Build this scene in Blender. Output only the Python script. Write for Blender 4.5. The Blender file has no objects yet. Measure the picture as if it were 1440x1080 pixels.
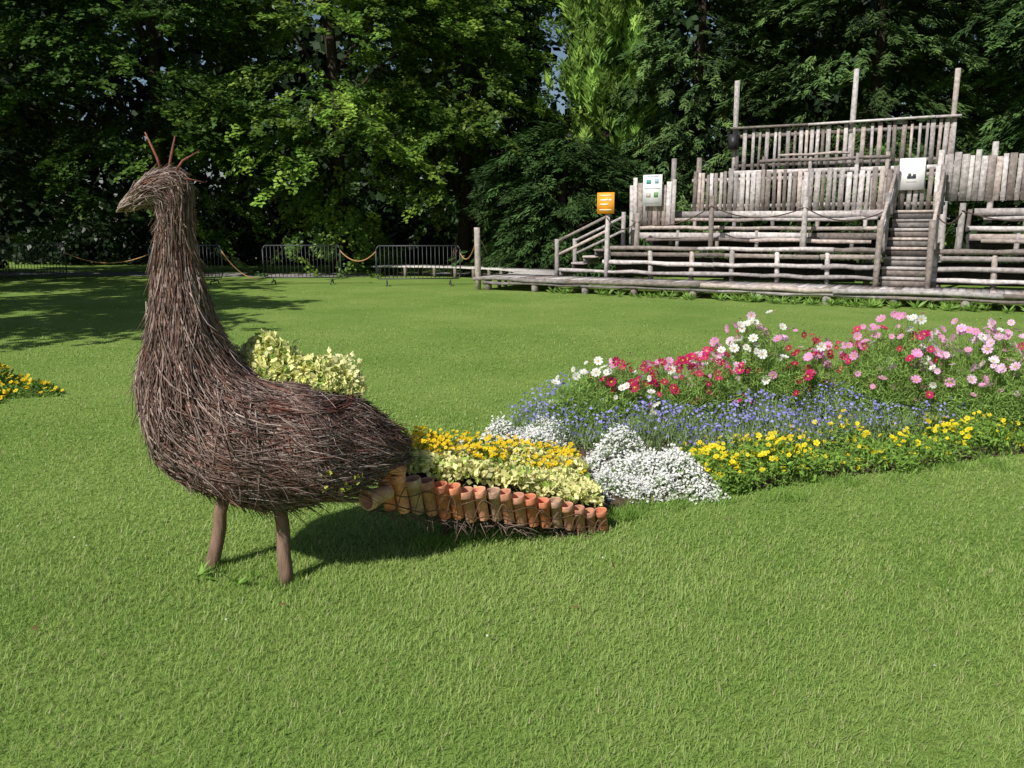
import bpy, math, numpy as np
from mathutils import Vector
rng=np.random.default_rng(7)
scene=bpy.context.scene
# ---------------------------------------------------------------- helpers
def nrm(a): return a/np.maximum(np.linalg.norm(a,axis=-1,keepdims=True),1e-9)
def U(a,b,n=None): return rng.uniform(a,b,n)
def rv(n): return nrm(rng.normal(size=(n,3)))
class Acc:
    def __init__(s): s.V=[];s.F=[];s.C=[];s.n=0
    def add(s,V,F,C):
        V=np.asarray(V,float).reshape(-1,3); C=np.asarray(C,float)
        if C.ndim==1: C=np.tile(C,(len(V),1))
        s.V.append(V); s.C.append(C)
        for f in (F if isinstance(F,list) else [F]): s.F.append(np.asarray(f,int)+s.n)
        s.n+=len(V)
    def tubes(s,P,R,sides,C,caps=True):
        P=np.asarray(P,float)
        if P.ndim==2: P=P[None]
        N,K,_=P.shape
        R=np.broadcast_to(np.asarray(R,float),(N,K)); C=np.broadcast_to(np.asarray(C,float),(N,3))
        T=nrm(np.gradient(P,axis=1)); m=nrm(T.mean(1))
        ref=np.where(np.abs(m[:,2:3])>.8,np.array([[1.,0,0]]),np.array([[0,0,1.]]))[:,None,:]
        A=nrm(np.cross(T,ref)); B=np.cross(T,A)
        an=np.arange(sides)*2*math.pi/sides
        V=P[:,:,None]+R[:,:,None,None]*(np.cos(an)[None,None,:,None]*A[:,:,None]+np.sin(an)[None,None,:,None]*B[:,:,None])
        idx=np.arange(N*K*sides).reshape(N,K,sides); nx=np.roll(idx,-1,axis=2)
        F=[np.stack([idx[:,:-1],idx[:,1:],nx[:,1:],nx[:,:-1]],-1).reshape(-1,4)]
        if caps: F+= [idx[:,0].reshape(-1,sides), idx[:,-1,::-1].reshape(-1,sides)]
        s.add(V,F,np.repeat(C,K*sides,axis=0))
    def box(s,c,hx,hy,hz,col):
        c,hx,hy,hz=[np.asarray(q,float) for q in (c,hx,hy,hz)]
        V=[c+i*hx+j*hy+k*hz for i in(-1,1) for j in(-1,1) for k in(-1,1)]
        F=[[0,1,3,2],[4,6,7,5],[0,4,5,1],[2,3,7,6],[0,2,6,4],[1,5,7,3]]
        s.add(V,np.array(F),col)
    def leaves(s,C,L,W,col,pos=.0):
        N=len(C); V=np.stack([C-L,C+W+L*pos,C+L,C-W+L*pos],1)
        s.add(V,np.arange(4*N).reshape(N,4),np.repeat(col,4,axis=0))
    def tris(s,A,B,C,cb,ct):
        N=len(A); V=np.stack([A,B,C],1)
        col=np.stack([cb,cb,ct],1).reshape(-1,3)
        s.add(V,np.arange(3*N).reshape(N,3),col)
    def inst(s,tv,tf,M,T,cols):
        N=len(T); m=len(tv)
        V=np.einsum('nij,mj->nmi',M,tv)+T[:,None]
        F=[(np.asarray(f)[None]+ (np.arange(N)*m)[:,None,None]).reshape(-1,len(f[0])) for f in tf]
        s.add(V,F,cols.reshape(-1,3))
    def build(s,name,mat,parent=None,smooth=False):
        V=np.concatenate(s.V); C=np.concatenate(s.C)
        me=bpy.data.meshes.new(name)
        me.vertices.add(len(V)); me.vertices.foreach_set('co',V.astype(np.float32).ravel())
        loops=np.concatenate([f.ravel() for f in s.F]); sz=np.concatenate([np.full(len(f),f.shape[1]) for f in s.F])
        st=np.concatenate([[0],np.cumsum(sz)[:-1]])
        me.loops.add(len(loops)); me.loops.foreach_set('vertex_index',loops.astype(np.int32))
        me.polygons.add(len(sz)); me.polygons.foreach_set('loop_start',st.astype(np.int32))
        if smooth: me.polygons.foreach_set('use_smooth',np.ones(len(sz),bool))
        me.update(calc_edges=True)
        at=me.color_attributes.new('Col','FLOAT_COLOR','POINT')
        at.data.foreach_set('color',np.concatenate([np.clip(C,0,1),np.ones((len(C),1))],1).astype(np.float32).ravel())
        me.materials.append(mat)
        ob=bpy.data.objects.new(name,me); scene.collection.objects.link(ob)
        if parent: ob.parent=parent
        return ob
def empty(name):
    e=bpy.data.objects.new(name,None); scene.collection.objects.link(e); return e
def mat(name,rough=.7,trans=0,noise=0,nscale=(8,8,8),bump=0,spec=.3,bscale=None):
    m=bpy.data.materials.new(name); m.use_nodes=True; nt=m.node_tree; N=nt.nodes; L=nt.links
    b=N['Principled BSDF']; out=N['Material Output']
    b.inputs['Roughness'].default_value=rough; b.inputs['Specular IOR Level'].default_value=spec
    a=N.new('ShaderNodeAttribute'); a.attribute_name='Col'; col=a.outputs['Color']
    if noise or bump:
        tc=N.new('ShaderNodeTexCoord'); mp=N.new('ShaderNodeMapping'); mp.inputs['Scale'].default_value=nscale
        L.new(tc.outputs['Object'],mp.inputs['Vector'])
        n=N.new('ShaderNodeTexNoise'); n.inputs['Scale'].default_value=1; n.inputs['Detail'].default_value=6; n.inputs['Roughness'].default_value=.65
        L.new(mp.outputs[0],n.inputs['Vector'])
        if noise:
            mr=N.new('ShaderNodeMapRange'); mr.inputs[1].default_value=.3; mr.inputs[2].default_value=.7
            mr.inputs[3].default_value=1-noise; mr.inputs[4].default_value=1+noise
            L.new(n.outputs['Fac'],mr.inputs[0])
            v=N.new('ShaderNodeVectorMath'); v.operation='SCALE'; L.new(col,v.inputs[0]); L.new(mr.outputs[0],v.inputs['Scale']); col=v.outputs[0]
        if bump:
            bp=N.new('ShaderNodeBump'); bp.inputs['Strength'].default_value=bump; bp.inputs['Distance'].default_value=.02
            L.new(n.outputs['Fac'],bp.inputs['Height']); L.new(bp.outputs[0],b.inputs['Normal'])
    L.new(col,b.inputs['Base Color'])
    if trans:
        t=N.new('ShaderNodeBsdfTranslucent'); mx=N.new('ShaderNodeMixShader'); mx.inputs[0].default_value=trans
        L.new(col,t.inputs['Color']); L.new(b.outputs[0],mx.inputs[1]); L.new(t.outputs[0],mx.inputs[2]); L.new(mx.outputs[0],out.inputs['Surface'])
    return m
M_leaf=mat('leaf',.45,.3,spec=.4); M_yew=mat('conifer_leaf',.6,0,spec=.2); M_grass=mat('grass_blades',.55,.35,spec=.25)
M_petal=mat('petal',.6,.3,spec=.2); M_bark=mat('bark',.9,0,.4,(14,14,4),.6,.1); M_twig=mat('twig',.75,0,.3,(60,60,60),.3,.25)
M_wood=mat('weathered_wood',.85,0,.42,(11,11,11),.6,.15); M_pot=mat('terracotta',.8,0,.35,(35,35,35),.2,.2)
M_metal=mat('dark_metal',.5,spec=.5); M_paint=mat('painted_panel',.5); M_soil=mat('soil',.95,0,.5,(25,25,25),1,.1); M_path=mat('path_surface',.9,0,.2,(5,5,5),.3,.1)
M_rope=mat('rope',.9)
def lump(x,y,f,s):
    r=np.random.default_rng(abs(int(s))); o=0
    for i in range(7):
        a=r.uniform(0,6.28); k=f*r.uniform(.5,1.9); o=o+np.sin(k*(x*math.cos(a)+y*math.sin(a))+r.uniform(0,6.28))
    return o/3.5
def inpoly(P,poly):
    x,y=P[:,0],P[:,1]; r=np.zeros(len(P),bool); n=len(poly)
    for i in range(n):
        x1,y1=poly[i];x2,y2=poly[(i+1)%n]
        c=((y1>y)!=(y2>y))&(x<(x2-x1)*(y-y1)/(y2-y1+1e-12)+x1); r^=c
    return r
def sample(poly,n):
    p=np.array(poly); lo,hi=p.min(0),p.max(0); out=[]; c=0
    while c<n:
        q=rng.uniform(lo,hi,(n*2,2)); q=q[inpoly(q,poly)]; out.append(q); c+=len(q)
    return np.concatenate(out)[:n]
def frames(nv,scale,spin=True):
    n=nrm(nv); N=len(n); r=nrm(np.cross(n,rv(N))); u=np.cross(n,r); sc=np.broadcast_to(scale,(N,))
    return np.stack([r,u,n],-1)*sc[:,None,None]
# ---------------------------------------------------------------- light, world, camera
EL=math.radians(41); sh=np.array([.62,.78]); sh/=np.linalg.norm(sh)
w=bpy.data.worlds.new('World'); scene.world=w; w.use_nodes=True
sk=w.node_tree.nodes.new('ShaderNodeTexSky'); sk.sky_type='NISHITA'; sk.sun_disc=False; sk.sun_elevation=EL; sk.sun_rotation=math.atan2(-sh[0],-sh[1])
w.node_tree.links.new(sk.outputs[0],w.node_tree.nodes['Background'].inputs[0]); w.node_tree.nodes['Background'].inputs[1].default_value=.068
sd=bpy.data.lights.new('sun','SUN'); sd.energy=5; sd.angle=math.radians(.5); sd.color=(1,.96,.9)
so=bpy.data.objects.new('sun',sd); scene.collection.objects.link(so)
so.rotation_euler=Vector((sh[0]*math.cos(EL),sh[1]*math.cos(EL),-math.sin(EL))).to_track_quat('-Z','Y').to_euler()
cd=bpy.data.cameras.new('camera'); cd.lens=29.125; cd.clip_end=1000; co=bpy.data.objects.new('camera',cd); scene.collection.objects.link(co)
co.location=(0,0,1.6); co.rotation_euler=(math.radians(79.3),0,0); scene.camera=co
scene.view_settings.view_transform='Standard'; scene.view_settings.look='None'; scene.view_settings.exposure=0
# ---------------------------------------------------------------- ground
bed=[(.45,4.45),(.75,4.62),(1.25,4.80),(1.97,5.10),(2.82,5.43),(3.68,5.74),(4.8,6.1),(5.1,7.0),(4.0,7.5),(2.6,7.7),(1.4,7.4),(.4,6.9),(-.1,6.4),(-.5,5.75),(-.2,5.2),(.1,4.7)]
def ground_mat():
    m=bpy.data.materials.new('lawn_surface'); m.use_nodes=True; nt=m.node_tree;N=nt.nodes;L=nt.links;b=N['Principled BSDF']
    b.inputs['Roughness'].default_value=.9; b.inputs['Specular IOR Level'].default_value=.1
    tc=N.new('ShaderNodeTexCoord')
    def noise(s,d):
        n=N.new('ShaderNodeTexNoise'); n.inputs['Scale'].default_value=s; n.inputs['Detail'].default_value=d; n.inputs['Roughness'].default_value=.7; L.new(tc.outputs['Object'],n.inputs['Vector']); return n
    a=noise(.45,5); c=noise(38,6)
    r=N.new('ShaderNodeValToRGB'); r.color_ramp.elements[0].position=.35; r.color_ramp.elements[0].color=(.16,.27,.05,1); r.color_ramp.elements[1].position=.68; r.color_ramp.elements[1].color=(.25,.345,.085,1)
    L.new(a.outputs['Fac'],r.inputs[0])
    mr=N.new('ShaderNodeMapRange'); mr.inputs[1].default_value=.3;mr.inputs[2].default_value=.7;mr.inputs[3].default_value=.55;mr.inputs[4].default_value=1.3; L.new(c.outputs['Fac'],mr.inputs[0])
    v=N.new('ShaderNodeVectorMath'); v.operation='SCALE'; L.new(r.outputs[0],v.inputs[0]); L.new(mr.outputs[0],v.inputs['Scale']); L.new(v.outputs[0],b.inputs['Base Color'])
    bp=N.new('ShaderNodeBump'); bp.inputs['Strength'].default_value=.5; bp.inputs['Distance'].default_value=.02; L.new(c.outputs['Fac'],bp.inputs['Height']); L.new(bp.outputs[0],b.inputs['Normal'])
    return m
g=Acc(); g.add([(-300,-60,0),(300,-60,0),(300,400,0),(-300,400,0)],np.array([[0,1,2,3]]),(.1,.2,.03)); g.build('lawn',ground_mat())
gr=Acc()
def grass(n,y0,y1,h0,h1,f0,f1):
    # blade density fades in over y0..y0+f0 and out over y1-f1..y1 so that neighbouring zones blend
    xm=y1*.72+.6
    P=np.stack([U(-xm,xm,n),U(y0,y1,n)],1)
    P=P[np.abs(P[:,0])<P[:,1]*.72+.6]
    pr=np.clip((P[:,1]-y0)/max(f0,1e-3),0,1)*np.clip((y1-P[:,1])/max(f1,1e-3),0,1)
    P=P[rng.random(len(P))<pr]; P=P[~inpoly(P,bed)]; n=len(P)
    l=lump(P[:,0],P[:,1],1.6,3)*.5+lump(P[:,0],P[:,1],7,4)*.4+lump(P[:,0],P[:,1],.5,6)*.55
    hh=U(h0,h1,n)*(1+.12*l); a=U(0,6.283,n); tilt=U(.45,1.42,n)
    A=np.stack([np.cos(a),np.sin(a)],1)
    base=np.concatenate([P,U(0,.008,n)[:,None]],1); wd=.0009*P[:,1]+.0011
    sd_=np.stack([-A[:,1],A[:,0],np.zeros(n)],1)*(wd*U(.5,1.3,n)/2)[:,None]
    tip=base+np.concatenate([A*(hh*np.sin(tilt))[:,None],(hh*np.cos(tilt))[:,None]],1)
    mix=np.clip(.5+.40*l+rng.normal(0,.24,n),0,1)[:,None]
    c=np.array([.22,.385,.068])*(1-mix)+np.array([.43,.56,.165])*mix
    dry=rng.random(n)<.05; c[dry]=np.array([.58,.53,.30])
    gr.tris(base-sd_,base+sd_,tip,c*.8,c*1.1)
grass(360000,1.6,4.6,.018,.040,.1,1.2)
grass(300000,3.4,8.0,.018,.036,1.2,2)
grass(210000,6.0,14,.018,.032,2,4)
grass(80000,10,24,.016,.026,4,9)
def tuft(cx,cy,r,n,h):
    a=U(0,6.28,n); q=np.sqrt(rng.random(n))*r; b=np.stack([cx+q*np.cos(a),cy+q*np.sin(a),np.zeros(n)],1); d=nrm(rv(n)*[1,1,.2]+[0,0,1.3]); s_=nrm(np.cross(d,rv(n)))*.003
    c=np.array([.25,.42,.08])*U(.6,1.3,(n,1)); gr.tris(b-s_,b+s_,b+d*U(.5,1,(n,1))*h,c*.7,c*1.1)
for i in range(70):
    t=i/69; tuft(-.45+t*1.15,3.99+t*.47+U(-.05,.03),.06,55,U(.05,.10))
for p in bed[1:7]:
    for k in range(12): tuft(p[0]+U(-.5,.5),p[1]+U(-.08,.06),.08,45,.08)
for p in ((-1.42,3.72),(-1.03,3.55)): tuft(p[0],p[1],.09,150,.06)
gr.build('grass',M_grass)
wd=Acc()
for (cx,cy,n,r) in ((-1.45,3.60,9,.09),(-1.25,3.52,8,.08),(-1.2,3.60,6,.06)):
    a=U(0,6.28,n); d=np.stack([np.cos(a),np.sin(a),U(.2,1.1,n)],1); d=nrm(d); L=d*U(.5,1.2,(n,1))*r/2*1.1; C=np.array([cx,cy,.01])+L+U(-.02,.02,(n,3))*[1,1,0]; W=nrm(np.cross(d,[0,0,1.]))*.010
    wd.leaves(C,L,W,np.array([.26,.44,.09])*U(.8,1.3,(n,1)))
wd.build('broadleaf_weeds',M_leaf)
da=Acc(); n=45
P=np.stack([U(-3,3.5,n),U(2.6,7,n),np.full(n,.034)],1); P=P[~inpoly(P[:,:2],bed)]
an=np.arange(8)*math.pi/4; disc=np.concatenate([np.stack([np.cos(an),np.sin(an),0*an],1)])
da.inst(disc,[np.array([[0,1,2,3,4,5,6,7]])],frames(rng.normal(0,.3,(len(P),3))+[0,-.2,1],.005),P,np.tile(np.array([.7,.7,.6]),(len(P),8,1)))
n=14; P=np.stack([U(-2,3,n),U(2.4,6,n),np.full(n,.035)],1); a=rv(n)*[1,1,.3]; L=nrm(a)*.018; Wd=nrm(np.cross(L,[0,0,1.]))*.011
da.leaves(P,L,Wd,np.array([.25,.13,.06])*U(.7,1.6,(n,1)))
da.build('daisies_and_fallen_leaves',M_petal)
# ---------------------------------------------------------------- willow peacock
pea=empty('willow_peacock_sculpture')
rings=np.array([ # Fs,Fz,Bs,Bz,w
(-.212,1.675,-.208,1.685,.006),(-.175,1.68,-.150,1.752,.030),(-.135,1.69,-.080,1.815,.048),(-.09,1.695,.02,1.835,.058),(-.058,1.675,.072,1.77,.052),
(-.056,1.60,.062,1.62,.050),(-.070,1.49,.070,1.49,.060),(-.092,1.36,.088,1.36,.080),(-.115,1.21,.115,1.22,.110),(-.145,1.06,.165,1.09,.155),
(-.175,.92,.25,.985,.215),(-.17,.77,.36,.935,.27),(-.11,.61,.47,.90,.31),(.01,.49,.57,.86,.335),(.17,.41,.65,.82,.35),(.37,.365,.74,.77,.34),
(.57,.375,.83,.70,.31),(.74,.43,.90,.64,.24),(.86,.48,.95,.575,.14),(.945,.53,.97,.555,.02)])
def catmull(P,m):
    n=len(P); out=[]
    for i in range(n-1):
        p0,p1,p2,p3=P[max(i-1,0)],P[i],P[i+1],P[min(i+2,n-1)]
        for j in range(m):
            t=j/m; out.append(.5*((2*p1)+(-p0+p2)*t+(2*p0-5*p1+4*p2-p3)*t*t+(-p0+3*p1-3*p2+p3)*t**3))
    out.append(P[-1]); return np.array(out)
RR=catmull(rings,8); TT=np.linspace(0,1,len(RR))
ex=np.array([.94,.34,0]); lat=np.array([.34,-.94,0]); O=np.array([-1.43,3.57,0])
def W3(s,l,z): 
    s,l,z=[np.asarray(q,float)[...,None] for q in (s,l,z)]
    return O+s*ex+l*lat+z*np.array([0,0,1.])
def surf(t,ph,off=0):
    r=[np.interp(t,TT,RR[:,i]) for i in range(5)]
    cs,cz=(r[0]+r[2])/2,(r[1]+r[3])/2; hs,hz=(r[0]-r[2])/2,(r[1]-r[3])/2
    lump_=1+.04*np.sin(ph*5+t*40)*np.clip(t*4-.8,0.2,1)
    P=W3(cs+np.cos(ph)*hs*lump_,np.sin(ph)*r[4]*lump_,cz+np.cos(ph)*hz*lump_); C=W3(cs,0*cs,cz)
    return P+nrm(P-C)*np.asarray(off)[...,None]
core=Acc(); t=np.linspace(0,1,90); ph=np.arange(28)*2*math.pi/28
V=surf(np.repeat(t,28),np.tile(ph,90),-.012); idx=np.arange(90*28).reshape(90,28); nx=np.roll(idx,-1,1)
core.add(V,[np.stack([idx[:-1],idx[1:],nx[1:],nx[:-1]],-1).reshape(-1,4)],(.03,.018,.014)); core.build('woven_core',M_twig,pea)
tw=Acc()
grid=np.linspace(.0,.995,200); per=np.interp(grid,TT,RR[:,4])+np.hypot(np.interp(grid,TT,RR[:,0]-RR[:,2]),np.interp(grid,TT,RR[:,1]-RR[:,3]))/2
sp=np.linalg.norm(surf(grid+.004,0*grid)-surf(grid,0*grid),axis=1); wt=per*(sp+.004); wt/=wt.sum()
def twigs(n,tl,th,ln,rad,dark=1.0,offmax=.022,dr=.35,flare=.010):
    k=(grid>=tl)&(grid<=th); p=wt*k; p/=p.sum()
    t0=rng.choice(grid,n,p=p)+U(-.003,.003,n); p0=U(0,6.283,n)
    s=np.linalg.norm(surf(t0+.004,p0)-surf(t0,p0),axis=1)/.004
    L=U(.55,1.1,n)*ln; dt=np.minimum(L/np.maximum(s,.25),.28)
    q=np.linspace(-.5,.5,6)[None]; t=np.clip(t0[:,None]+dt[:,None]*q,0,1)
    pp=p0[:,None]+rng.normal(0,dr,n)[:,None]*q+rng.normal(0,.010,(n,6))+.12*rng.normal(0,1,(n,1))*q*q
    o0=U(-.006,offmax,n); tip=np.abs(rng.normal(0,flare,n))
    off=o0[:,None]+tip[:,None]*np.clip(q*2,0,1)**2*1.5+ .003*np.sin(q*9+p0[:,None])
    P=surf(t,pp,off)
    base=np.stack([np.array([.20,.13,.108]),np.array([.31,.235,.205]),np.array([.09,.052,.042]),np.array([.20,.095,.068]),np.array([.43,.35,.31])])
    c=base[rng.choice(5,n,p=[.34,.23,.24,.12,.07])]*U(.65,1.3,(n,1))*dark
    R=U(.6,1.25,n)[:,None]*rad*np.array([1,1,.95,.85,.7,.4])[None]
    tw.tubes(P,R,4,c)
twigs(1000,.0,.26,.13,.0024,1.,.012,.5,.012)
twigs(2900,.2,.48,.34,.0027,1.,.017,.22)
twigs(5200,.40,.78,.30,.0029,1.05,.028,.36,.014)
twigs(5200,.66,.99,.28,.0029,.85,.032,.42,.016)
n=650; t0=U(.68,.97,n); p0=rng.normal(.15,.8,n); A=surf(t0,p0,0); d=nrm(nrm(A-surf(t0-.03,p0,0))*1.1+nrm(A-surf(t0,p0,-.1))*.45+rv(n)*.3); Ln=U(.04,.15,(n,1))
P=np.stack([A-d*.03,A+d*Ln*.5,A+d*Ln+[0,0,-.01]],1); tw.tubes(P,np.array([.0025,.002,.001]),3,np.array([.13,.08,.065])*U(.5,1.6,(n,1)))
n=520; a0=U(0,6.283,n); q=np.linspace(-.5,.5,6)[None]; aa=a0[:,None]+q*U(.5,1.1,n)[:,None]
rr=(1+rng.normal(0,.08,n))[:,None]; s_=.42+np.cos(aa)*.29*rr; l_=np.sin(aa)*.225*rr+.03; z_=.915-(s_-.3)*.24+rng.normal(0,.014,n)[:,None]-.09*(np.abs(l_)/.3)**2
tw.tubes(W3(s_,l_,z_),U(.002,.0036,n)[:,None]*np.ones((1,6)),4,np.array([.14,.055,.04])*U(.4,1.5,(n,1)))
for tb in (.27,.30,.33,.37,.41,.45):
    a=np.linspace(0,6.283,26); tw.tubes(surf(np.full(26,tb)+.004*np.sin(a*2),a,.014)[None],.002,4,np.array([.12,.07,.05]))
def PT(*a): return np.array(a,float)
cb=W3(-.02,0,1.82)
for (s,l,z,r) in ((-.085,.0,1.985,.0065),(.03,.01,1.975,.006),(.12,.02,1.915,.006),(.135,.05,1.785,.005)):
    e=W3(s,l,z); m=(cb*.5+e*.5)+rng.normal(0,.006,3); tw.tubes(np.stack([cb-[0,0,.05],m,e])[None],np.array([r,r*.9,r*.45]),6,np.array([.24,.085,.055]))
n=90; t0=U(.03,.18,n); p0=U(0,6.28,n); t=np.clip(t0[:,None]+np.linspace(-.06,.06,5)[None],0,1); tw.tubes(surf(t,p0[:,None]+np.linspace(-.4,.4,5)[None]*rng.normal(0,1.3,(n,1)),.012+.008*np.linspace(-1,1,5)[None]*rng.normal(0,1,(n,1))),np.array([.0024,.0027,.0027,.0024,.0015]),4,np.array([.36,.28,.23])*U(.4,1.2,(n,1)))
tw.build('willow_twigs',M_twig,pea)
lg=Acc()
for b,tp in (((-1.432,3.725,-.02),(-1.335,3.77,.50)),((-1.03,3.55,-.02),(-1.063,3.63,.48))):
    b,tp=np.array(b),np.array(tp); P=np.array([b+(tp-b)*k+rng.normal(0,.004,3) for k in np.linspace(0,1,8)]); lg.tubes(P[None],np.array([.034,.032,.0315,.031,.030,.0305,.03,.03]),14,(.21,.135,.10))
lg.build('legs',M_bark,pea,True)
pl=Acc()
def foliage(acc,C,size,base,var=.25,up=.6,asp=.65):
    n=len(C); nn=nrm(rv(n)+np.array([-.2,-.3,up])); L=nrm(np.cross(nn,rv(n))); W=np.cross(nn,L); s=U(.6,1.2,(n,1))*size/2
    acc.leaves(C,L*s,W*s*asp,np.asarray(base)*U(1-var,1+var,(n,1)),.15)
n=4200; a=U(0,6.28,n); q=np.sqrt(rng.random(n)); s_=.44+np.cos(a)*q*.36; l_=-.07+np.sin(a)*q*.19; hump=.5+.5*lump(s_*1.,l_,14,9)
z_=.90+ (1-q**2)*.15*(.7+.6*hump)*rng.random(n)**.4+ .06*hump-(s_-.3)*.20
cc=np.where(rng.random((n,1))<.82,np.array([[.84,.82,.36]]),np.array([[.36,.50,.12]]))
foliage(pl,W3(s_,l_,z_),.042,cc)
for k in range(44):
    s0=U(.12,.78); l0=U(-.25,.0); h=U(.08,.16); b=W3(s0,l0,.93-(s0-.3)*.20); tip=b+np.array([U(-.03,.03),U(-.03,.03),h]); 
    pl.tubes(np.stack([b,(b+tip)/2,tip])[None],.0025,4,np.array([.3,.4,.1])); m=16
    foliage(pl,b+(tip-b)*U(.3,1.05,(m,1))+rv(m)*.016,.038,np.array([.86,.84,.44]))
for (t_,p_) in ((.80,1.3),(.82,1.35),(.84,1.5),(.79,1.55),(.835,1.2)):
    c=surf(np.full(6,t_),np.full(6,p_)+U(-.07,.07,6),.03)+rng.normal(0,.012,(6,3)); foliage(pl,c,.032,np.array([.52,.54,.10]))
pl.build('back_planting',M_petal,pea)
# ---------------------------------------------------------------- tail planter
tail=empty('peacock_tail_planter')
A0=PT(-.64,3.83,.30);B0=PT(.50,4.29,.0); Ct=PT(-.52,4.22,.33); Dt=PT(.42,5.35,.0)
so_=Acc(); zt=np.array([0,0,.13]); zb=np.array([0,0,.07])
V=[A0+zt,B0+zb,Dt+zb,Ct+zt,A0,B0-[0,0,.01],Dt-[0,0,.01],Ct]
so_.add(V,[np.array([[0,1,2,3],[4,7,6,5],[0,4,5,1],[1,5,6,2],[2,6,7,3],[3,7,4,0]])],(.06,.04,.03)); so_.build('soil_bed',M_soil,tail)
prof=[(0,.0),(.66,0),(.70,.02),(.84,.78),(.93,.78),(1.0,.80),(1.0,.98),(.97,1.0),(.86,1.0),(.84,.97),(.60,.08),(0,.06)]
ns=24; pv=[];
for r,z in prof:
    for k in range(ns): pv.append((r*math.cos(k*2*math.pi/ns),r*math.sin(k*2*math.pi/ns),z))
pv=np.array(pv); pf=[]
for i in range(len(prof)-1):
    for k in range(ns): pf.append([i*ns+k,i*ns+(k+1)%ns,(i+1)*ns+(k+1)%ns,(i+1)*ns+k])
pf=np.array(pf)
pots=Acc(); NP=18; du=nrm(B0-A0)
def pot(base,axis,r,h,col):
    z=nrm(np.array(axis,float)); x=nrm(np.cross([0,1,0.],z)); y=np.cross(z,x)
    M=np.stack([x*r,y*r,z*h],-1)[None]; pots.inst(pv,[pf],M,np.array(base,float)[None],np.tile(np.array(col),(1,len(pv),1)))
for i in range(NP):
    u=(i+.6)/NP; b=A0+(B0-A0)*u+np.array([.02,-.045,-.022])
    h=(.205-.070*u)*U(.94,1.05); c=np.array([(.66,.25,.13),(.54,.27,.17),(.74,.34,.21),(.50,.32,.22),(.62,.22,.115)][rng.integers(5)])*U(.85,1.1)
    pot(b+np.array([0,U(-.008,.004),U(-.010,.008)]),(U(-.04,.04)-.16,-.12,1),(.0425-.007*u)*U(.95,1.04),h,c)
pot(A0+np.array([.06,-.08,.075]),(-.62,-.85,-.02),.050,.15,(.62,.36,.23))
pot(A0+np.array([.13,-.06,.17]),(-.75,-.4,.35),.040,.14,(.68,.31,.19))
ob=pots.build('terracotta_pots',M_pot,tail,False)
wv=Acc()
u=np.linspace(-.04,1.0,60)
for j,(zz,am) in enumerate(((.018,.012),(.10,.022))):
    zz2=zz*(1-.35*u); P=A0+(B0-A0)*u[:,None]+np.stack([0*u,-.104-.012*(zz>.05)+.006*np.sin(u*56+j*2),zz2+am*np.sin(u*29+j*1.7)],1); wv.tubes(P[None],.0032,5,np.array([.12,.07,.045]))
n=12
u0=U(0,1,n); q=np.linspace(0,1,7)[None]; st=A0+(B0-A0)*u0[:,None]; 
P=st[:,None]+np.stack([q*U(.03,.08,(n,1)),-.105-.016*np.sin(q*3.14)+0*u0[:,None],-.01+(.13-.05*u0[:,None])*np.sin(q*U(1.5,3.0,(n,1)))],-1); wv.tubes(P,.0027,4,np.array([.16,.10,.07])*U(.5,1.4,(n,1)))
n=420; u0=U(-.03,.9,n); st=A0+(B0-A0)*u0[:,None]+np.stack([U(-.05,.05,n),U(-.09,.1,n),U(-.05,-.01,n)],1); d=nrm(rv(n)*[1,.6,.4]+[.6,0,-.2])
P=np.stack([st,st+d*.05,st+d*U(.05,.11,(n,1))+[0,0,-.01]],1); P[:,:,2]=np.maximum(P[:,:,2],.005); wv.tubes(P,np.array([.003,.0025,.0012]),3,np.array([.14,.10,.08])*U(.5,1.7,(n,1)))
wv.tubes(np.array([[(-1.02,3.66,.37),(-.8,3.74,.335),(-.58,3.80,.31)]]),.011,8,np.array([.28,.22,.17]))
wv.tubes(np.array([[(-.85,3.85,.34),(-.3,4.05,.2),(.35,4.3,.03)]]),.016,8,np.array([.16,.11,.08]))
for x,y,h in ((-.35,4.15,.24),(-.3,4.5,.26),(-.05,4.3,.16)): wv.tubes(np.array([[(x,y,-.01),(x,y,h/2),(x,y,h)]]),.018,8,np.array([.12,.08,.06]))
wv.build('twig_weave_and_frame',M_twig,tail)
tp=Acc()
def tailpt(u,v): 
    u=u[:,None];v=v[:,None]; return ((A0+zt)*(1-u)+(B0+zb)*u)*(1-v)+((Ct+zt)*(1-u)+(Dt+zb)*u)*v
n=6400; u_=rng.random(n)**.65; v_=rng.random(n)**.9*.8-.02; b=tailpt(u_,v_); hm=.5+.5*lump(b[:,0],b[:,1],16,5); b[:,2]+=.01+(.05+.075*hm)*rng.random(n)**.5
cc=np.where(rng.random((n,1))<.80,np.array([[.86,.82,.38]]),np.array([[.36,.48,.10]])); foliage(tp,b,.042,cc)
n=2200; u_=rng.random(n); v_=U(.30,1.05,n); b=tailpt(u_,v_); b[:,2]+=U(.0,.09,n); foliage(tp,b,.04,np.array([.22,.36,.07]))
tp.build('golden_foliage',M_petal,tail)
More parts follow.
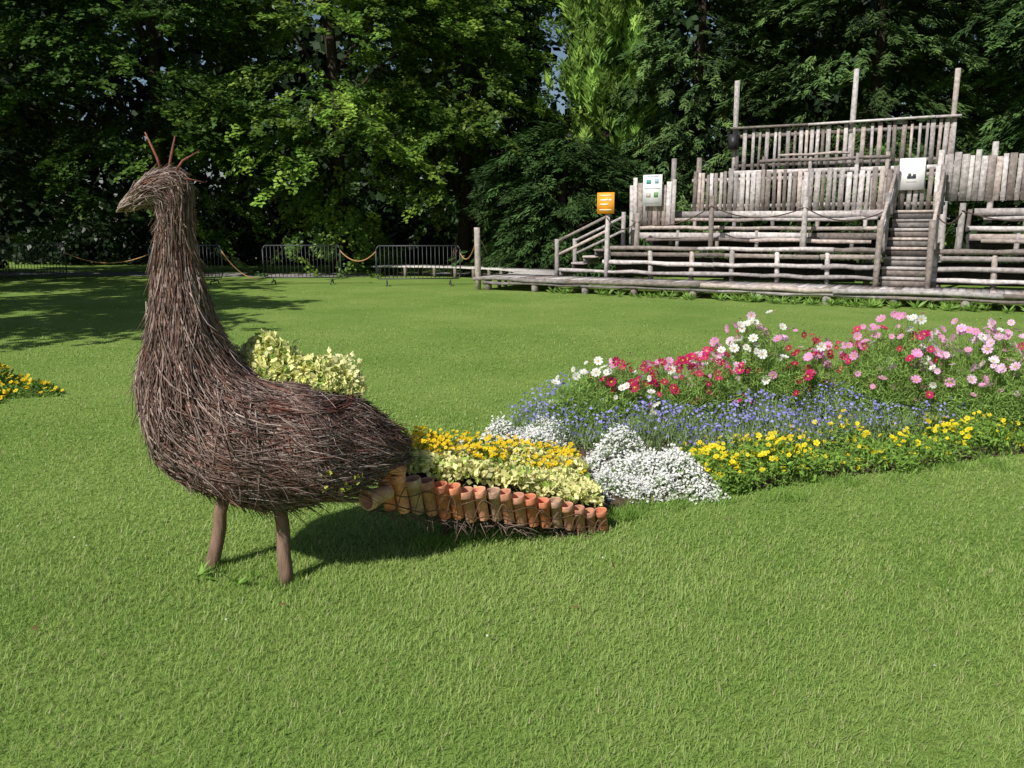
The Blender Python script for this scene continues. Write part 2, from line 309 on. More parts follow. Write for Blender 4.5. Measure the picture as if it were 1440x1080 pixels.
def flower(np_,cup=.18,cen=.25):
    tv=[];tf=[];fl=[]
    for k in range(np_):
        a=k*2*math.pi/np_; wq=math.pi/np_*.93
        for (r,da,z) in ((.12,0,0),(.72,-wq,cup*.6),(1.0,-wq*.55,cup),(1.0,wq*.55,cup),(.72,wq,cup*.6)):
            tv.append((r*math.cos(a+da),r*math.sin(a+da),z)); fl.append(0)
        tf.append([k*5+j for j in range(5)])
    b=len(tv); m=6
    for k in range(m): tv.append((cen*math.cos(k*math.pi/3),cen*math.sin(k*math.pi/3),.07)); fl.append(1)
    tv.append((0,0,.16)); fl.append(1)
    t3=[[b+k,b+(k+1)%m,b+m] for k in range(m)]
    return np.array(tv),[np.array(tf),np.array(t3)],np.array(fl)
def put_flowers(acc,P,nv,scale,cols,cencol,npet,cup=.18,cen=.25):
    tv,tf,fl=flower(npet,cup,cen); N=len(P)
    C=np.where(fl[None,:,None]==0,cols[:,None,:],np.asarray(cencol)[None,None,:]); acc.inst(tv,tf,frames(nv,scale),P,C)
fl=Acc(); n=560; u_=rng.random(n); v_=U(.40,1.0,n); b=tailpt(u_,v_); b[:,2]+=U(.07,.135,n)
put_flowers(fl,b,rng.normal(0,.35,(n,3))+[-.2,-.4,1],U(.009,.017,n),np.array([.88,.64,.02])*U(.8,1.1,(n,1)),(.65,.35,.01),5); fl.build('yellow_flowers',M_petal,tail)
# ---------------------------------------------------------------- flower bed
soil=Acc(); c=np.array(bed); cm=c.mean(0); c=(c-cm)*.97+cm; V=np.concatenate([np.c_[c,np.full(len(c),.006)],np.c_[(c-c.mean(0))*.93+c.mean(0),np.full(len(c),.035)],[[*c.mean(0),.05]]]); k=len(c); i=np.arange(k); j=(i+1)%k
soil.add(V,[np.stack([i,j,j+k,i+k],1),np.stack([i+k,j+k,np.full(k,2*k)],1)],(.10,.07,.05)); soil.build('flower_bed_soil',M_soil)
al=Acc()
def mound(cx,cy,rx,ry,rot,h,n):
    a=U(0,6.28,n); q=np.sqrt(rng.random(n)); e=1+.13*np.sin(a*5+cx*9)+.08*np.sin(a*9+cy*5); x=np.cos(a)*q*rx*e;y=np.sin(a)*q*ry*e; c_,s_=math.cos(rot),math.sin(rot)
    X=cx+x*c_-y*s_;Y=cy+x*s_+y*c_; hm=lump(X,Y,14,int(cx*10)+20); return np.stack([X,Y,h*(1-q**2.6)*(.85+.4*hm)+.03*(hm)+.02],1),q
an=np.arange(6)*math.pi/3; hexd=np.concatenate([np.stack([np.cos(an),np.sin(an),0*an-.25],1),[[0,0,.2]]]); hexf=[np.array([[k,(k+1)%6,6] for k in range(6)])]
for (cx,cy,rx,ry,rot,h,n) in ((.72,5.12,.32,.46,.25,.18,5600),(1.02,5.0,.30,.34,.5,.17,4400),(-.02,5.72,.42,.22,.12,.16,3400),(.22,5.9,.2,.2,0,.18,1200),(.64,4.83,.22,.2,0,.12,1400),(-.33,5.55,.2,.15,0,.1,700)):
    P,q=mound(cx,cy,rx,ry,rot,h,n); P[:,2]=np.maximum(P[:,2]-U(.0,.03,len(P)),.01); foliage(al,P[::2]-[0,0,.014],.03,np.array([.26,.38,.14]),asp=.35)
    P,q=mound(cx,cy,rx,ry,rot,h,n); P+=rng.normal(0,.016,(n,3)); P[:,2]=np.maximum(P[:,2],.015)
    al.inst(hexd,hexf,frames(rng.normal(0,.5,(n,3))+[-.15,-.35,.9],U(.004,.010,n)),P,np.repeat((np.array([.88,.88,.85])*U(.86,1.05,(n,1)))[:,None],7,1))
al.build('white_alyssum',M_petal)
front=np.array([(1.22,4.88),(1.42,4.95),(1.97,5.18),(2.82,5.52),(3.68,5.83),(4.7,6.2)])
def band(n,w0,w1,bias=1.):
    u=rng.random(n)*(len(front)-1.001); i=u.astype(int); f=(u-i)[:,None]; P=front[i]*(1-f)+front[i+1]*f; return P+np.array([-.34,.94])*(w0+(w1-w0)*rng.random((n,1))**bias+.06*lump(P[:,0],P[:,1],6,8)[:,None])
ye=Acc(); n=16000; P=band(n,-.11,.55); e=lump(P[:,0],P[:,1],9,31); z=U(.0,1,n)**.7*(.15+.08*e); foliage(ye,np.c_[P,np.abs(z)+.01],.05,np.array([.20,.34,.06]),.4,asp=.28)
n=1250; P=band(n,-.10,.52); e=lump(P[:,0],P[:,1],9,31); keep=rng.random(n)<(.50+.6*e); P=P[keep];e=e[keep];n=len(P); z=.16+.07*e+U(-.10,.06,n)
put_flowers(ye,np.c_[P,np.maximum(z,.03)],rng.normal(0,.45,(n,3))+[-.2,-.5,.9],U(.010,.023,n),np.array([.90,.74,.025])*U(.85,1.1,(n,1)),(.7,.42,.01),5)
ye.build('yellow_bidens',M_petal)
bl=Acc(); bp=[(-.05,6.25),(.05,5.95),(.35,5.7),(1.0,5.35),(1.3,5.2),(2.0,5.55),(2.9,5.92),(4.4,6.4),(4.6,6.9),(3.8,7.1),(2.9,7.1),(1.9,7.3),(.9,7.1),(.2,6.8)]
n=24000; P=sample(bp,n); h=.24+.08*lump(P[:,0],P[:,1],5,41); d=nrm(rv(n)*[.5,.5,.1]+[0,0,1]); b=np.c_[P,h*U(0,.9,n)]; sd_=nrm(np.cross(d,rv(n)))*.003; cc=np.array([.28,.40,.16])*U(.5,1.4,(n,1)); bl.tris(b-sd_,b+sd_,b+d*U(.05,.12,(n,1)),cc*.8,cc)
n=8000; P=sample(bp,n); h=.22+.08*lump(P[:,0],P[:,1],5,41); foliage(bl,np.c_[P,h*U(.2,1,n)],.035,np.array([.26,.36,.17]),.4,asp=.3)
n=6200; P=sample(bp,n); h=.28+.08*lump(P[:,0],P[:,1],5,41)+U(-.14,.07,n); cc=np.array([[.31,.30,.70],[.42,.41,.80],[.20,.18,.56]])[rng.integers(0,3,n)]
bl.inst(hexd,hexf,frames(rng.normal(0,.5,(n,3))+[-.1,-.4,.8],U(.005,.0125,n)),np.c_[P,h],np.repeat(cc[:,None],7,1))
bl.build('blue_flowering_plants',M_petal)
def cosmos(cx,cy,rx,ry,h,nf,cols,pr,nfol=16000):
    ac=Acc(); n=nfol
    a=U(0,6.28,n);q=np.sqrt(rng.random(n)); X=cx+np.cos(a)*q*rx; Y=cy+np.sin(a)*q*ry; top=h*(.90-.3*q**2)*(.85+.2*lump(X,Y,8,int(cx*7)+50)); Z=top*U(.1,1,n)**.7
    d=nrm(rv(n)+[0,0,.7]); L=U(.03,.09,(n,1)); b=np.stack([X,Y,Z],1); s_=nrm(np.cross(d,rv(n)))*.0032; cc=np.array([.32,.50,.12])*U(.5,1.35,(n,1)); ac.tris(b-s_,b+s_,b+d*L,cc*.85,cc)
    m=nf; a=U(0,6.28,m);q=np.sqrt(rng.random(m)); X=cx+np.cos(a)*q*rx*1.05;Y=cy+np.sin(a)*q*ry*1.05; Z=h*(1.0-.28*q**2)*(.9+.10*lump(X,Y,8,int(cx*7)+50))*(1.08-.55*rng.random(m)**1.7)
    tip=np.stack([X,Y,Z],1); root=np.stack([cx+(X-cx)*.6,cy+(Y-cy)*.6,0*X],1); mid=(tip+root)/2+rng.normal(0,.02,(m,3)); ac.tubes(np.stack([root,mid,tip],1),np.array([.003,.0025,.0017]),3,np.array([.22,.34,.08]))
    # colours come in drifts, each plant one colour
    kk=7; sx=cx+U(-1,1,kk)*rx; sy=cy+U(-1,1,kk)*ry; sc_=rng.choice(len(cols),kk,p=pr); near=np.argmin((X[:,None]-sx)**2+(Y[:,None]-sy)**2,1); ci=np.where(rng.random(m)<.6,sc_[near],rng.choice(len(cols),m,p=pr))
    C=np.array(cols)[ci]*U(.85,1.1,(m,1))
    tip[:,1]-=.03
    nv=rng.normal(0,.5,(m,3))+[-.3,-.55,.55]; put_flowers(ac,tip+[0,0,.004],nv,U(.018,.042,m),C,(.75,.45,.03),8,.22,.2)
    k=m//2; i=rng.choice(m,k); bt=tip[i]+rng.normal(0,.05,(k,3)); r_=np.where(rng.random((k,1))<.5,np.array([[.35,.05,.12]]),np.array([[.2,.3,.07]])); ac.inst(hexd*[1,1,2.5],hexf,frames(rng.normal(0,.3,(k,3))+[0,0,1],.009),bt,np.repeat(r_[:,None],7,1))
    ac.build('cosmos_plant',M_petal)
pk=(.84,.36,.66);lp=(.90,.60,.82);mg=(.58,.012,.13);wt_=(.88,.88,.85);dm=(.40,.01,.07)
cosmos(.72,6.25,.44,.32,.62,90,[mg,pk,wt_,dm,lp],[.30,.22,.25,.13,.10],19000)
cosmos(1.42,6.3,.40,.36,.70,130,[mg,pk,wt_,dm,lp],[.45,.20,.08,.22,.05],22000)
cosmos(2.10,6.75,.54,.38,.90,190,[mg,pk,wt_,dm,lp],[.34,.28,.14,.08,.16],30000)
cosmos(2.98,6.5,.40,.36,.92,125,[mg,pk,wt_,dm,lp],[.26,.34,.06,.08,.26],21000)
cosmos(3.65,6.35,.54,.36,.92,170,[mg,pk,wt_,dm,lp],[.02,.50,.08,.0,.40],30000)
lb=Acc(); n=5200; P,q=mound(-5.55,7.95,1.05,.62,-.1,.25,n); P[:,2]*=U(.4,1,n); foliage(lb,P,.06,np.array([.16,.29,.05]),.4,asp=.35)
n=420; P,q=mound(-5.5,7.9,1.02,.6,-.1,.26,n); P[:,2]+=.02; put_flowers(lb,P,rng.normal(0,.4,(n,3))+[0,-.5,.9],U(.014,.026,n),np.array([.86,.60,.02])*U(.85,1.1,(n,1)),(.6,.3,.01),5)
lb.build('yellow_marigold_bed',M_petal)
# ---------------------------------------------------------------- timber terrace
SO=np.array([-.9,21.8,0]); sa=np.array([.871,-.491,0]); sb=np.array([.491,.871,0]); up=np.array([0,0,1.])
def S(A,B,z): return SO+A*sa+B*sb+z*up
def wcol(k=1): 
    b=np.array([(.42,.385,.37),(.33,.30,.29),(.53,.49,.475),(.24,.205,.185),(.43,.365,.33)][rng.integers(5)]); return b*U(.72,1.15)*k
ter=empty('timber_seating_terrace')
def plank(ac,A0_,A1_,B,z,hz,hb,j=.01,k=1):
    x=A0_
    while x<A1_-.05:
        l=min(U(1.6,3.2),A1_-x); c=S(x+l/2,B+U(-j,j),z+U(-j,j)); tl=U(-.008,.008)
        ac.box(c,(sa+up*tl)*(l/2-.006),sb*hb,up*hz*U(.85,1.08),wcol(k)); x+=l
def log(ac,A0_,A1_,B,z,r,k=1):
    x=A0_
    while x<A1_-.1:
        l=min(U(2.0,3.6),A1_-x); tt=np.linspace(0,l,6); P=np.array([S(x+q_,B+U(-.018,.018),z+U(-.022,.022)) for q_ in tt]); ac.tubes(P[None],r*U(.8,1.15,6),8,wcol(k)); x+=l-.02
def post(ac,A,B,z0,z1,r=.055):
    lx,ly=U(-.03,.03),U(-.03,.03); P=np.array([S(A+lx*q_,B+ly*q_,z0+(z1-z0)*q_) for q_ in (0,.33,.66,1)]); ac.tubes(P[None],r*U(.9,1.1,4),8,wcol())
AE=15.
dk=Acc()
x=0
while x<AE:
    wdt=U(.12,.16); dk.box(S(x+wdt/2,.62,.335+U(-.003,.003)),sa*(wdt/2-.004),sb*.66,up*.018,wcol(1.05)); x+=wdt
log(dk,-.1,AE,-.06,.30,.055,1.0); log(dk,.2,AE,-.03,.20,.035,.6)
x=.3
while x<AE: dk.tubes(np.array([[S(x,.05,-.05),S(x,.05,.29)]]),.09,9,wcol(.8)); x+=U(1.2,1.5)
dk.build('front_deck',M_wood,ter)
st=Acc()
segs=((3.0,9.55),(10.5,AE))
for a0,a1 in segs:
    l0=1.75 if a0==3.0 else a0
    log(st,l0,a1,1.22,.50,.05); log(st,a0,a1,1.25,.73,.055); plank(st,a0,a1,1.32,.95,.05,.03,.01,.8)
    log(st,a0,a1,1.27,1.10,.05,1.1)
    plank(st,a0,a1,1.75,1.07,.018,.42)
    plank(st,a0+.6,a1,2.2,1.40,.075,.025); log(st,a0+.6,a1,2.16,1.59,.05,1.1); plank(st,a0+.6,a1,2.7,1.57,.018,.48)
    plank(st,a0+.7,a1,3.15,1.93,.085,.03,.01,1.15); plank(st,a0+.7,a1,4.3,1.99,.018,1.15)
    log(st,a0+.9,a1-.3,1.85,1.30,.045,.95); log(st,a0+.9,a1-.3,2.8,1.80,.04,1)
    x=a0+.1
    while x<a1: 
        post(st,x,1.33,.33,1.08,.06); post(st,x+.35,2.22,1.0,1.6,.05); post(st,x+.5,3.18,1.5,2.0,.05); x+=U(.95,1.2)
    plank(st,a0,a1,2.1,.6,.25,.02,.01,.18); plank(st,a0+.6,a1,3.05,1.25,.22,.02,.01,.18);  # rear boards coloured near black, painting the shade in gaps between logs
for A,z1 in ((3.8,1.95),(5.7,2.35),(7.85,2.28),(11.0,2.1),(13.1,2.1)): post(st,A,1.5,1.0,z1,.065)
st.build('seat_tiers',M_wood,ter)
stp=Acc()
for i in range(8):
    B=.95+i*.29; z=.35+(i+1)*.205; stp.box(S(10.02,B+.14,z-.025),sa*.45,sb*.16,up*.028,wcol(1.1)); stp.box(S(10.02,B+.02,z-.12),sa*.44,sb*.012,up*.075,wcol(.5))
for A in (9.52,10.52):
    for B,z0,z1 in ((.72,.3,1.75),(1.9,1.0,2.35),(3.1,1.9,3.0)): post(stp,A,B,z0,z1,.065)
    for dz in (0,-.38): P=np.array([S(A,.72,1.6+dz),S(A,1.9,2.15+dz),S(A,3.1,2.85+dz)]); stp.tubes(P[None],.04,7,wcol(1.05))
for i in range(4):
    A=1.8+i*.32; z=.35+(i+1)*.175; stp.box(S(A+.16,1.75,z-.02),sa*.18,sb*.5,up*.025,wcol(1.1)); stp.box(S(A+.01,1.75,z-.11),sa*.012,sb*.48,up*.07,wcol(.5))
for B in (1.2,2.3):
    for A,z0,z1 in ((1.72,.3,1.3),(3.12,.3,2.0)): post(stp,A,B,z0,z1,.06)
    for dz in (0,-.36): stp.tubes(np.array([[S(1.66,B,1.22+dz),S(2.4,B,1.55+dz),S(3.16,B,1.9+dz)]]),.038,7,wcol(1.1))
stp.build('stairs_and_handrails',M_wood,ter)
dpost=Acc(); post(dpost,.02,.0,0,1.6,.075); dpost.tubes(np.array([[S(.02,0,1.35),S(-.15,.5,1.2),S(-.25,.9,.9)]]),.012,5,(.3,.25,.2)); dpost.build('corner_post',M_wood,ter)
rp=Acc()
pp=[(3.12,1.2,1.85),(3.8,1.5,1.75),(5.7,1.5,2.1),(7.85,1.5,2.05),(9.52,1.5,1.95)]
for p,q_ in zip(pp[:-1],pp[1:]):
    t=np.linspace(0,1,12); P=np.array([S(p[0]+(q_[0]-p[0])*k,p[1]+(q_[1]-p[1])*k-.05,p[2]+(q_[2]-p[2])*k-.25*4*k*(1-k)) for k in t]); rp.tubes(P[None],.014,5,(.07,.05,.04))
pp=[(10.52,1.5,1.9),(11.,1.5,1.95),(13.1,1.5,1.95)]
for p,q_ in zip(pp[:-1],pp[1:]):
    t=np.linspace(0,1,12); P=np.array([S(p[0]+(q_[0]-p[0])*k,1.45,p[2]-.22*4*k*(1-k)) for k in t]); rp.tubes(P[None],.014,5,(.07,.05,.04))
rp.build('swagged_ropes',M_rope,ter)
def pickets(name,A0_,A1_,B,z0,z1,w=.085,gap=.04,jt=.05,skip=0,rails=True,posts=()):
    ac=Acc(); x=A0_
    while x<A1_:
        ww=w*U(.7,1.3)
        if rng.random()>skip: 
            t=z1+rng.normal(0,jt*.8); lean=U(-.02,.02); h=(t-z0)/2; ac.box(S(x+ww/2,B+U(-.008,.008),z0+h),sa*ww/2,sb*.012,(up+sa*lean)*h,wcol(1.08))
        x+=ww+gap*U(.4,1.4)
    if rails:
        for zz in (z0+.15,z1-.18): plank(ac,A0_-.05,A1_+.05,B+.04,zz,.045,.02,.005,.8)
    for (A,zz) in posts: post(ac,A,B+.09,z0-.5,zz,.07)
    return ac.build(name,M_wood)
pickets('picket_fence',4.62,10.55,3.4,2.0,3.0,.1,.04,.05,0,True,((4.72,3.4),(10.4,3.35)))
pickets('picket_fence',10.45,AE,3.55,2.2,3.25,.12,.014,.07,0,True,((11.5,3.5),(13.5,3.5)))
pickets('picket_fence',3.2,4.3,2.75,1.65,2.75,.11,.03,.08,0,True,((3.15,2.7),(4.25,3.35)))
f=pickets('picket_fence',5.15,10.55,5.5,3.15,4.27,.085,.105,.03,0,True,((5.1,5.6),(8.15,5.65),(10.5,5.45)))
pickets('picket_fence',12.3,AE,6.2,3.3,4.25,.14,.02,.06,0,True,((12.3,4.4),))
ub=Acc(); plank(ub,5.0,10.7,5.42,4.31,.03,.06,.004,1.2); plank(ub,5.0,10.7,5.4,3.1,.06,.03,.004,1.1); plank(ub,5,10.7,6.1,3.02,.02,.6); log(ub,5.9,9.2,5.2,3.38,.045,1.1); log(ub,6.4,8.2,5.15,3.52,.035,1.1)
for x in (6,7.2,8.4,9.1): post(ub,x,5.22,2.0,3.5,.05)
for x in (5.2,7,8.8,10.5): post(ub,x,5.6,0,3.1,.09)
ub.build('upper_platform',M_wood,ter)
def board(name,A,B,z,w_,h_,col,detail):
    e=empty(name); ac=Acc(); ac.box(S(A,B,z),sa*w_/2,sb*.008,up*h_/2,col); 
    for (dx,dz,ww,hh,c) in detail: ac.box(S(A+dx*w_,B-.011,z+dz*h_),sa*ww*w_/2,sb*.0025,up*hh*h_/2,c)
    ac.build('panel',M_paint,e); return e
board('information_poster',3.78,2.6,2.55,.52,.80,(.80,.83,.82),[(-.2,.28,.24,.14,(.1,.35,.3)),(.22,.3,.2,.16,(.35,.5,.6)),(-.2,-.15,.24,.14,(.5,.45,.4)),(.2,-.14,.22,.16,(.15,.3,.12)),(0,-.4,.7,.025,(.3,.3,.3)),(0,.44,.6,.02,(.3,.4,.5)),(.0,.06,.8,.02,(.35,.35,.35))])
sg=board('orange_sign',3.1,1.12,2.2,.46,.52,(.90,.36,.03),[(0,.36,.7,.06,(.9,.75,.5)),(-.08,.14,.5,.07,(.9,.8,.65)),(-.08,-.06,.5,.07,(.9,.8,.65)),(.28,.14,.12,.10,(.9,.85,.8)),(0,-.32,.7,.06,(.9,.7,.45))])
a_=Acc(); a_.tubes(np.array([[S(3.1,1.2,1.6),S(3.1,1.2,2.4)]]),.035,8,(.3,.25,.2)); a_.build('sign_post',M_wood,sg)
board('white_notice',9.85,3.3,2.82,.55,.72,(.86,.86,.86),[(0,-.10,.34,.09,(.05,.05,.06)),(-.08,-.02,.12,.09,(.1,.1,.1)),(.10,-.03,.12,.07,(.12,.12,.12)),(0,-.24,.4,.03,(.45,.4,.4))])
board('wall_poster',12.75,6.08,4.05,.75,.5,(.75,.75,.76),[(0,-.1,.5,.2,(.5,.3,.35)),(.3,.2,.2,.2,(.3,.5,.6))])
spk=Acc(); spk.box(S(5.1,5.40,3.95),sa*.13,sb*.12,up*.2,(.015,.015,.017)); spk.box(S(5.1,5.27,3.95),sa*.10,sb*.006,up*.16,(.03,.03,.032)); spk.tubes(np.array([[S(5.1,5.5,4.0),S(5.1,5.6,4.05)]]),.03,6,(.02,.02,.02)); spk.build('loudspeaker',M_metal)
bw=Acc(); cp=np.array([(.3,22.4),(.75,23.6),(.75,25.0),(-.2,26.6),(-2.0,27.9),(-4.5,28.6)]); cpt=catmull(cp,16); d=nrm(np.gradient(cpt,axis=0)); 
for i in range(len(cpt)): 
    nn=np.array([-d[i][1],d[i][0],0]); L_=np.linalg.norm(cpt[min(i+1,len(cpt)-1)]-cpt[max(i-1,0)])/4; bw.box((cpt[i][0],cpt[i][1],.315),nn*.75,np.array([d[i][0],d[i][1],0])*L_*.93,up*.018,np.array([.56,.53,.49])*U(.85,1.1))
for i in range(0,len(cpt),6):
    nn=np.array([-d[i][1],d[i][0]]); 
    for s__ in (-.7,.7): p=cpt[i]+nn*s__; bw.tubes(np.array([[(p[0],p[1],-.02),(p[0],p[1],.30)]]),.06,7,(.2,.17,.14))
bw.build('boardwalk',M_wood)
# ---------------------------------------------------------------- crowd barriers with rope
def barrier(x0,x1,y0,y1):
    ac=Acc(); a=np.array([x0,y0,0.]);b=np.array([x1,y1,0.]); c=(.05,.055,.06)
    def p(t,z): return a+(b-a)*t+[0,0,z]
    fr=np.array([p(.02,.2),p(0,.3),p(0,1.0),p(.03,1.1),p(.97,1.1),p(1,1.0),p(1,.3),p(.98,.2),p(.02,.2)]); 
    for q0,q1 in zip(fr[:-1],fr[1:]): ac.tubes(np.array([[q0,q1]]),.019,6,c)
    n=19
    t=(np.arange(n)+1)/(n+1); P=np.array([[p(k,.2),p(k,1.1)] for k in t]); ac.tubes(P,.009,5,c)
    dd=nrm(b-a); pe=np.array([-dd[1],dd[0],0])
    for k in (.12,.88):
        q=p(k,.2); ac.tubes(np.array([[q,q-[0,0,.12]]]),.018,6,c); q=q-[0,0,.1]; ac.tubes(np.array([[q-pe*.32-[0,0,.09],q-pe*.25,q+pe*.25,q+pe*.32-[0,0,.09]]]),.018,6,c)
    ac.build('crowd_barrier',M_metal)
bars=[(-15.6,-13.55,25.6,25.4),(-10.35,-8.25,23.9,23.8),(-7.05,-4.9,23.7,23.9),(-3.75,-1.45,23.1,23.4)]
for q in bars: barrier(*[q[0],q[1],q[2],q[3]])
r_=Acc()
for (p0,p1) in (((-13.55,25.4,.85),(-10.35,23.9,.85)),((-8.25,23.8,.95),(-7.05,23.7,.2)),((-4.9,23.9,.95),(-3.75,23.1,.95)),((-1.45,23.4,.9),(-.95,21.9,1.2))):
    t=np.linspace(0,1,14)[:,None]; P=np.array(p0)*(1-t)+np.array(p1)*t; P[:,2]-=.28*4*(t*(1-t))[:,0]; P[:,2]=np.maximum(P[:,2],.1); r_.tubes(P[None],.016,6,(.42,.24,.10))
r_.build('barrier_rope',M_rope)
pa=Acc(); P=[(-40,30.5),(-14,29.2),(-7,28.6),(-1,29.6),(6,33)]; P=catmull(np.array(P,float),8); d=nrm(np.gradient(P,axis=0)); nn=np.stack([-d[:,1],d[:,0]],1); V=np.concatenate([np.c_[P-nn*1.1,np.full(len(P),.004)],np.c_[P+nn*1.1,np.full(len(P),.004)]]); k=len(P); i=np.arange(k-1); pa.add(V,np.stack([i,i+1,i+1+k,i+k],1),(.30,.29,.27)); pa.build('path',M_path)
# ---------------------------------------------------------------- vegetation
def tree(name,base,H,cen,R,nb,nsp,nl,size,cols,mode='leaf',droop=.35,spread=(1.5,1.1,.35),mat_=None,trunk=.25,lo=.55,spr=(.9,.5),seed=1,limbs=12,tcol=(.05,.04,.03),nw=.2):
    global rng
    rng=np.random.default_rng(seed); ac=Acc(); cen=np.array(cen,float); R=np.array(R,float)
    d=rv(nb); rr=U(lo,1,nb)**.8*(1+.16*np.sin(d[:,0]*5+seed)*np.cos(d[:,2]*6)); bc=cen+d*R*rr[:,None]; bc[:,2]=np.maximum(bc[:,2],.5)
    out=nrm((bc-cen)*[1,1,.15]+rng.normal(0,.2,(nb,3))*[1,1,0]); side=nrm(np.cross(out,[0,0,1.]))
    I=np.repeat(np.arange(nb),nsp); n=len(I); l=rng.normal(0,.5,(n,3)); o=out[I]; s=side[I]
    sc=bc[I]+o*(l[:,:1]*spread[0])+s*(l[:,1:2]*spread[1])+up*(l[:,2:]*spread[2]-droop*np.maximum(l[:,:1],-.3)*spread[0])[:, :1]*1
    if mode=='fan': ax=nrm(o*.35+up*.9+rv(n)*.35)
    else: ax=nrm(o+s*rng.normal(0,.6,(n,1))-up*droop*U(.5,1.6,(n,1)))
    sx=nrm(np.cross(ax,up+rv(n)*.3)); nz=np.cross(sx,ax)
    J=np.repeat(np.arange(n),nl); m=len(J); u=U(-.5,.5,m)[:,None]; v=U(-.5,.5,m)[:,None]*(1-np.abs(u))
    C=sc[J]+ax[J]*u*spr[0]+sx[J]*v*spr[1]+nz[J]*(rng.normal(0,.035,(m,1))-.25*v**2-.2*np.maximum(u,0)**2)
    C[:,2]=np.maximum(C[:,2],.05)
    br=(U(.55,1.4,nb)[I]*U(.75,1.25,n))[J][:,None]*U(.75,1.25,(m,1)); cc=np.array(cols)[rng.integers(0,len(cols),n)][J]*br
    if mode=='leaf':
        L=nrm(ax[J]*U(.2,1,(m,1))+sx[J]*rng.normal(0,.8,(m,1))+rv(m)*.35); W=nrm(np.cross(L,nz[J]+rv(m)*.45)); ac.leaves(C,L*size/2*U(.7,1.2,(m,1)),W*size/2*.66*U(.8,1.2,(m,1)),cc,-.1)
    else:
        L=nrm(ax[J]+sx[J]*np.sign(v)*U(.2,1.1,(m,1))+rv(m)*.25); W=nrm(np.cross(L,nz[J]+rv(m)*.5)); ac.leaves(C,L*size*U(.6,1.2,(m,1)),W*size*nw,cc,-.3)
    e=empty(name); ac.build('foliage',mat_ or M_leaf,e)
    tr=Acc(); b=np.array([base[0],base[1],-.1]); top=np.array([cen[0],cen[1],H*.9]); ks=np.linspace(0,1,8)[:,None]; P=b*(1-ks)+top*ks+np.c_[np.sin(ks*5+seed)*.15,np.cos(ks*4+seed)*.15-.15,ks*0]; tr.tubes(P[None],trunk*np.array([1.25,1,.9,.78,.62,.45,.28,.1]),10,tcol)
    for i in rng.choice(nb,min(limbs,nb),False):
        k=np.clip((bc[i,2]/H)*.75,.12,.85); s0=b*(1-k)+top*k; mid=(s0+bc[i])/2+[0,0,.35]; P=catmull(np.array([s0,mid,bc[i]]),4); tr.tubes(P[None],np.linspace(trunk*.28,.02,len(P)),6,tcol)
    tr.build('trunk_and_limbs',M_bark,e,True)
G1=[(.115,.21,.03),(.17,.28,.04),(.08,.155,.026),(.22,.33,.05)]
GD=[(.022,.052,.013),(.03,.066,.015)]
GM=[(.05,.105,.02),(.07,.14,.024)]
LO=dict(droop=.45)
tree('linden_tree',(-12.0,29.5),15,(-12.0,28.6,6.7),(4.8,3.8,6.2),80,20,36,.165,G1[:1]+G1[2:3]+GM,seed=11,**LO)
tree('linden_tree',(-6.3,30.8),16,(-6.3,29.6,6.7),(4.4,3.8,6.2),84,20,36,.165,G1,seed=12,**LO)
tree('linden_tree',(-1.9,32),16,(-1.9,31,6.8),(3.6,3.6,6.3),72,20,36,.165,G1,seed=13,**LO)
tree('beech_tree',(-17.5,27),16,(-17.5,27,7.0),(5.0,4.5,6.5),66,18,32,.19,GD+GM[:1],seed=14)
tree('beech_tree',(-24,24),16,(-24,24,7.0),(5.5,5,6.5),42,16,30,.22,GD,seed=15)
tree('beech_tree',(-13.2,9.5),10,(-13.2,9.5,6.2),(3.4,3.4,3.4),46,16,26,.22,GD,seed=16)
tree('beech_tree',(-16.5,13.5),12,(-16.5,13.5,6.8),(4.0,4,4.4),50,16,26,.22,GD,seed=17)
tree('beech_tree',(-21,17),13,(-21,17,7.5),(4.4,4.4,5),50,16,26,.22,GD,seed=18)  # out-of-view tree, added to darken the trees at left
CY=[(.16,.28,.045),(.21,.34,.06),(.12,.22,.04)]
tree('cypress_tree',(3.4,30.5),16,(3.4,30.3,8.8),(1.3,1.5,8.4),130,16,40,.16,CY,'fan',.2,(.7,.7,.6),M_yew,seed=21,spr=(.7,.4))
YW=[(.05,.095,.028),(.07,.125,.035),(.095,.16,.045)]
YD=[(.035,.075,.02),(.05,.10,.027),(.06,.115,.03)]
tree('yew_tree',(1.7,27.6),5.2,(1.7,27.9,2.2),(2.7,2.0,2.5),110,18,36,.12,YD,'needle',.45,(.8,.8,.35),M_yew,seed=22,spr=(.7,.45),lo=.75)
tree('yew_tree',(6.5,31),14,(6.5,30.6,6.4),(3.7,2.4,7.6),175,18,42,.13,YW,'needle',.6,(1.0,.9,.5),M_yew,seed=23,spr=(.8,.4),lo=.75,limbs=3,nw=.24)
tree('yew_tree',(12,29),14,(12,29,6.6),(4.4,2.4,7.4),190,18,42,.13,YW,'needle',.6,(1.0,.9,.5),M_yew,seed=24,spr=(.8,.4),lo=.75,limbs=3,nw=.24)
tree('yew_tree',(18,26.5),13,(18,26.5,6.4),(4.4,2.8,7.0),150,18,36,.14,YD,'needle',.6,(1.0,.9,.5),M_yew,seed=25,spr=(.8,.4),lo=.75,limbs=3,nw=.24)
rng=np.random.default_rng(99)
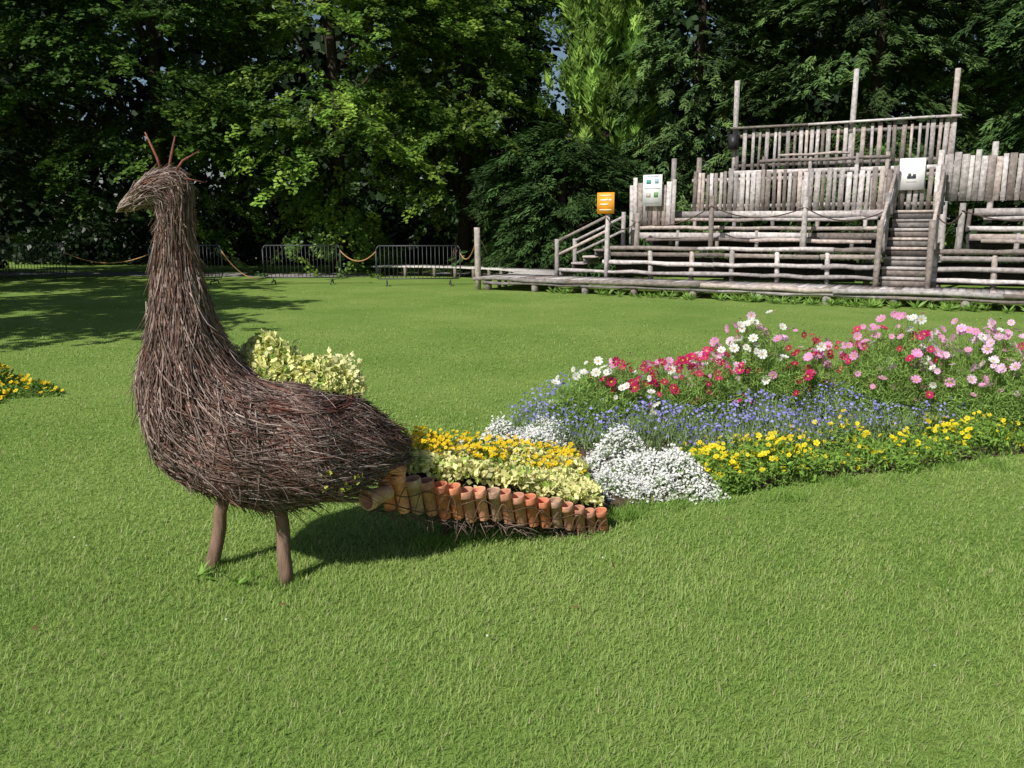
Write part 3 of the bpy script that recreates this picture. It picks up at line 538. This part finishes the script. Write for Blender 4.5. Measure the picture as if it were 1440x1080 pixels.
# distant wood behind everything, with a few gaps at the top where the sky shows
dw=Acc(); n=95000; X=U(-48,44,n); Z=rng.random(n)*20; Y=44+U(0,7,n)+3*np.sin(X*.35)-.004*X**2; lim=20+3.2*np.sin(X*.45)+1.6*np.sin(X*1.3+1); k=Z<lim
for (gx,gz,gr_) in ((2.9,9.6,1.5),(2.6,12.5,1.2),(-5.9,8.6,.9),(-6.2,11.5,1.2),(-11,14.0,1.2)): k&=((X-gx)**2+(Z-gz)**2)>(gr_*(1+.25*np.sin(X*5)*np.cos(Z*4)))**2
P=np.stack([X,Y,Z],1)[k]; n=len(P)
nn=nrm(rv(n)+[-.2,-.5,.2]); L=nrm(np.cross(nn,rv(n)))*.34; W=np.cross(nn,nrm(L))*.23; lumpc=(1+.45*lump(P[:,0],P[:,2],1.1,77))[:,None]
dw.leaves(P,L,W,np.array([.014,.030,.009])*lumpc*U(.7,1.3,(n,1))); dw.build('distant_woodland',M_yew)  # leaf colour kept very dark to stand in for deep woodland shade
us=Acc()
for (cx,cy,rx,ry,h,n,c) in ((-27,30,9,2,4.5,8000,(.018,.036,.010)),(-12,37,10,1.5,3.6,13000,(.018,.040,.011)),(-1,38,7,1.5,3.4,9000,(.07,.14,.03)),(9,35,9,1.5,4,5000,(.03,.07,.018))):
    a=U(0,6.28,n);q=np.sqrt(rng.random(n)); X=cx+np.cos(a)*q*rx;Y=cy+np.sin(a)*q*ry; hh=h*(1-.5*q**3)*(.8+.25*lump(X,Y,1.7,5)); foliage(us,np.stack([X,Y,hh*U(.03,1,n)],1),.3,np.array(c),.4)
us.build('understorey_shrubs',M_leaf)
fe=Acc()
for i in range(85):
    A=U(2.2,14.5); B=U(-.45,.0); c=S(A,B,0); n=26; sc_=U(.5,1.2); a=U(0,6.28,n); d=nrm(np.stack([np.cos(a),np.sin(a),U(.3,1.4,n)],1)); L=d*U(.04,.13,(n,1))*sc_; W=nrm(np.cross(d,rv(n)))*.016; fe.leaves(c+L+[0,0,.02],L,W,np.array([.24,.40,.08])*U(.6,1.3,(n,1)))
fe.build('ferns',M_leaf)
wa=Acc()
for i in range(26):
    t=np.linspace(0,math.pi,12); P=np.stack([-1.3+np.cos(t)*1.0+U(-.1,.1),np.full(12,33.6)+i*.03,np.sin(t)*2.2*U(.9,1.05)],1); wa.tubes(P[None],.022,4,np.array([.42,.30,.20])*U(.6,1.2))
wa.build('willow_arch',M_twig)
print('verts total',sum(len(m.vertices) for m in bpy.data.meshes))
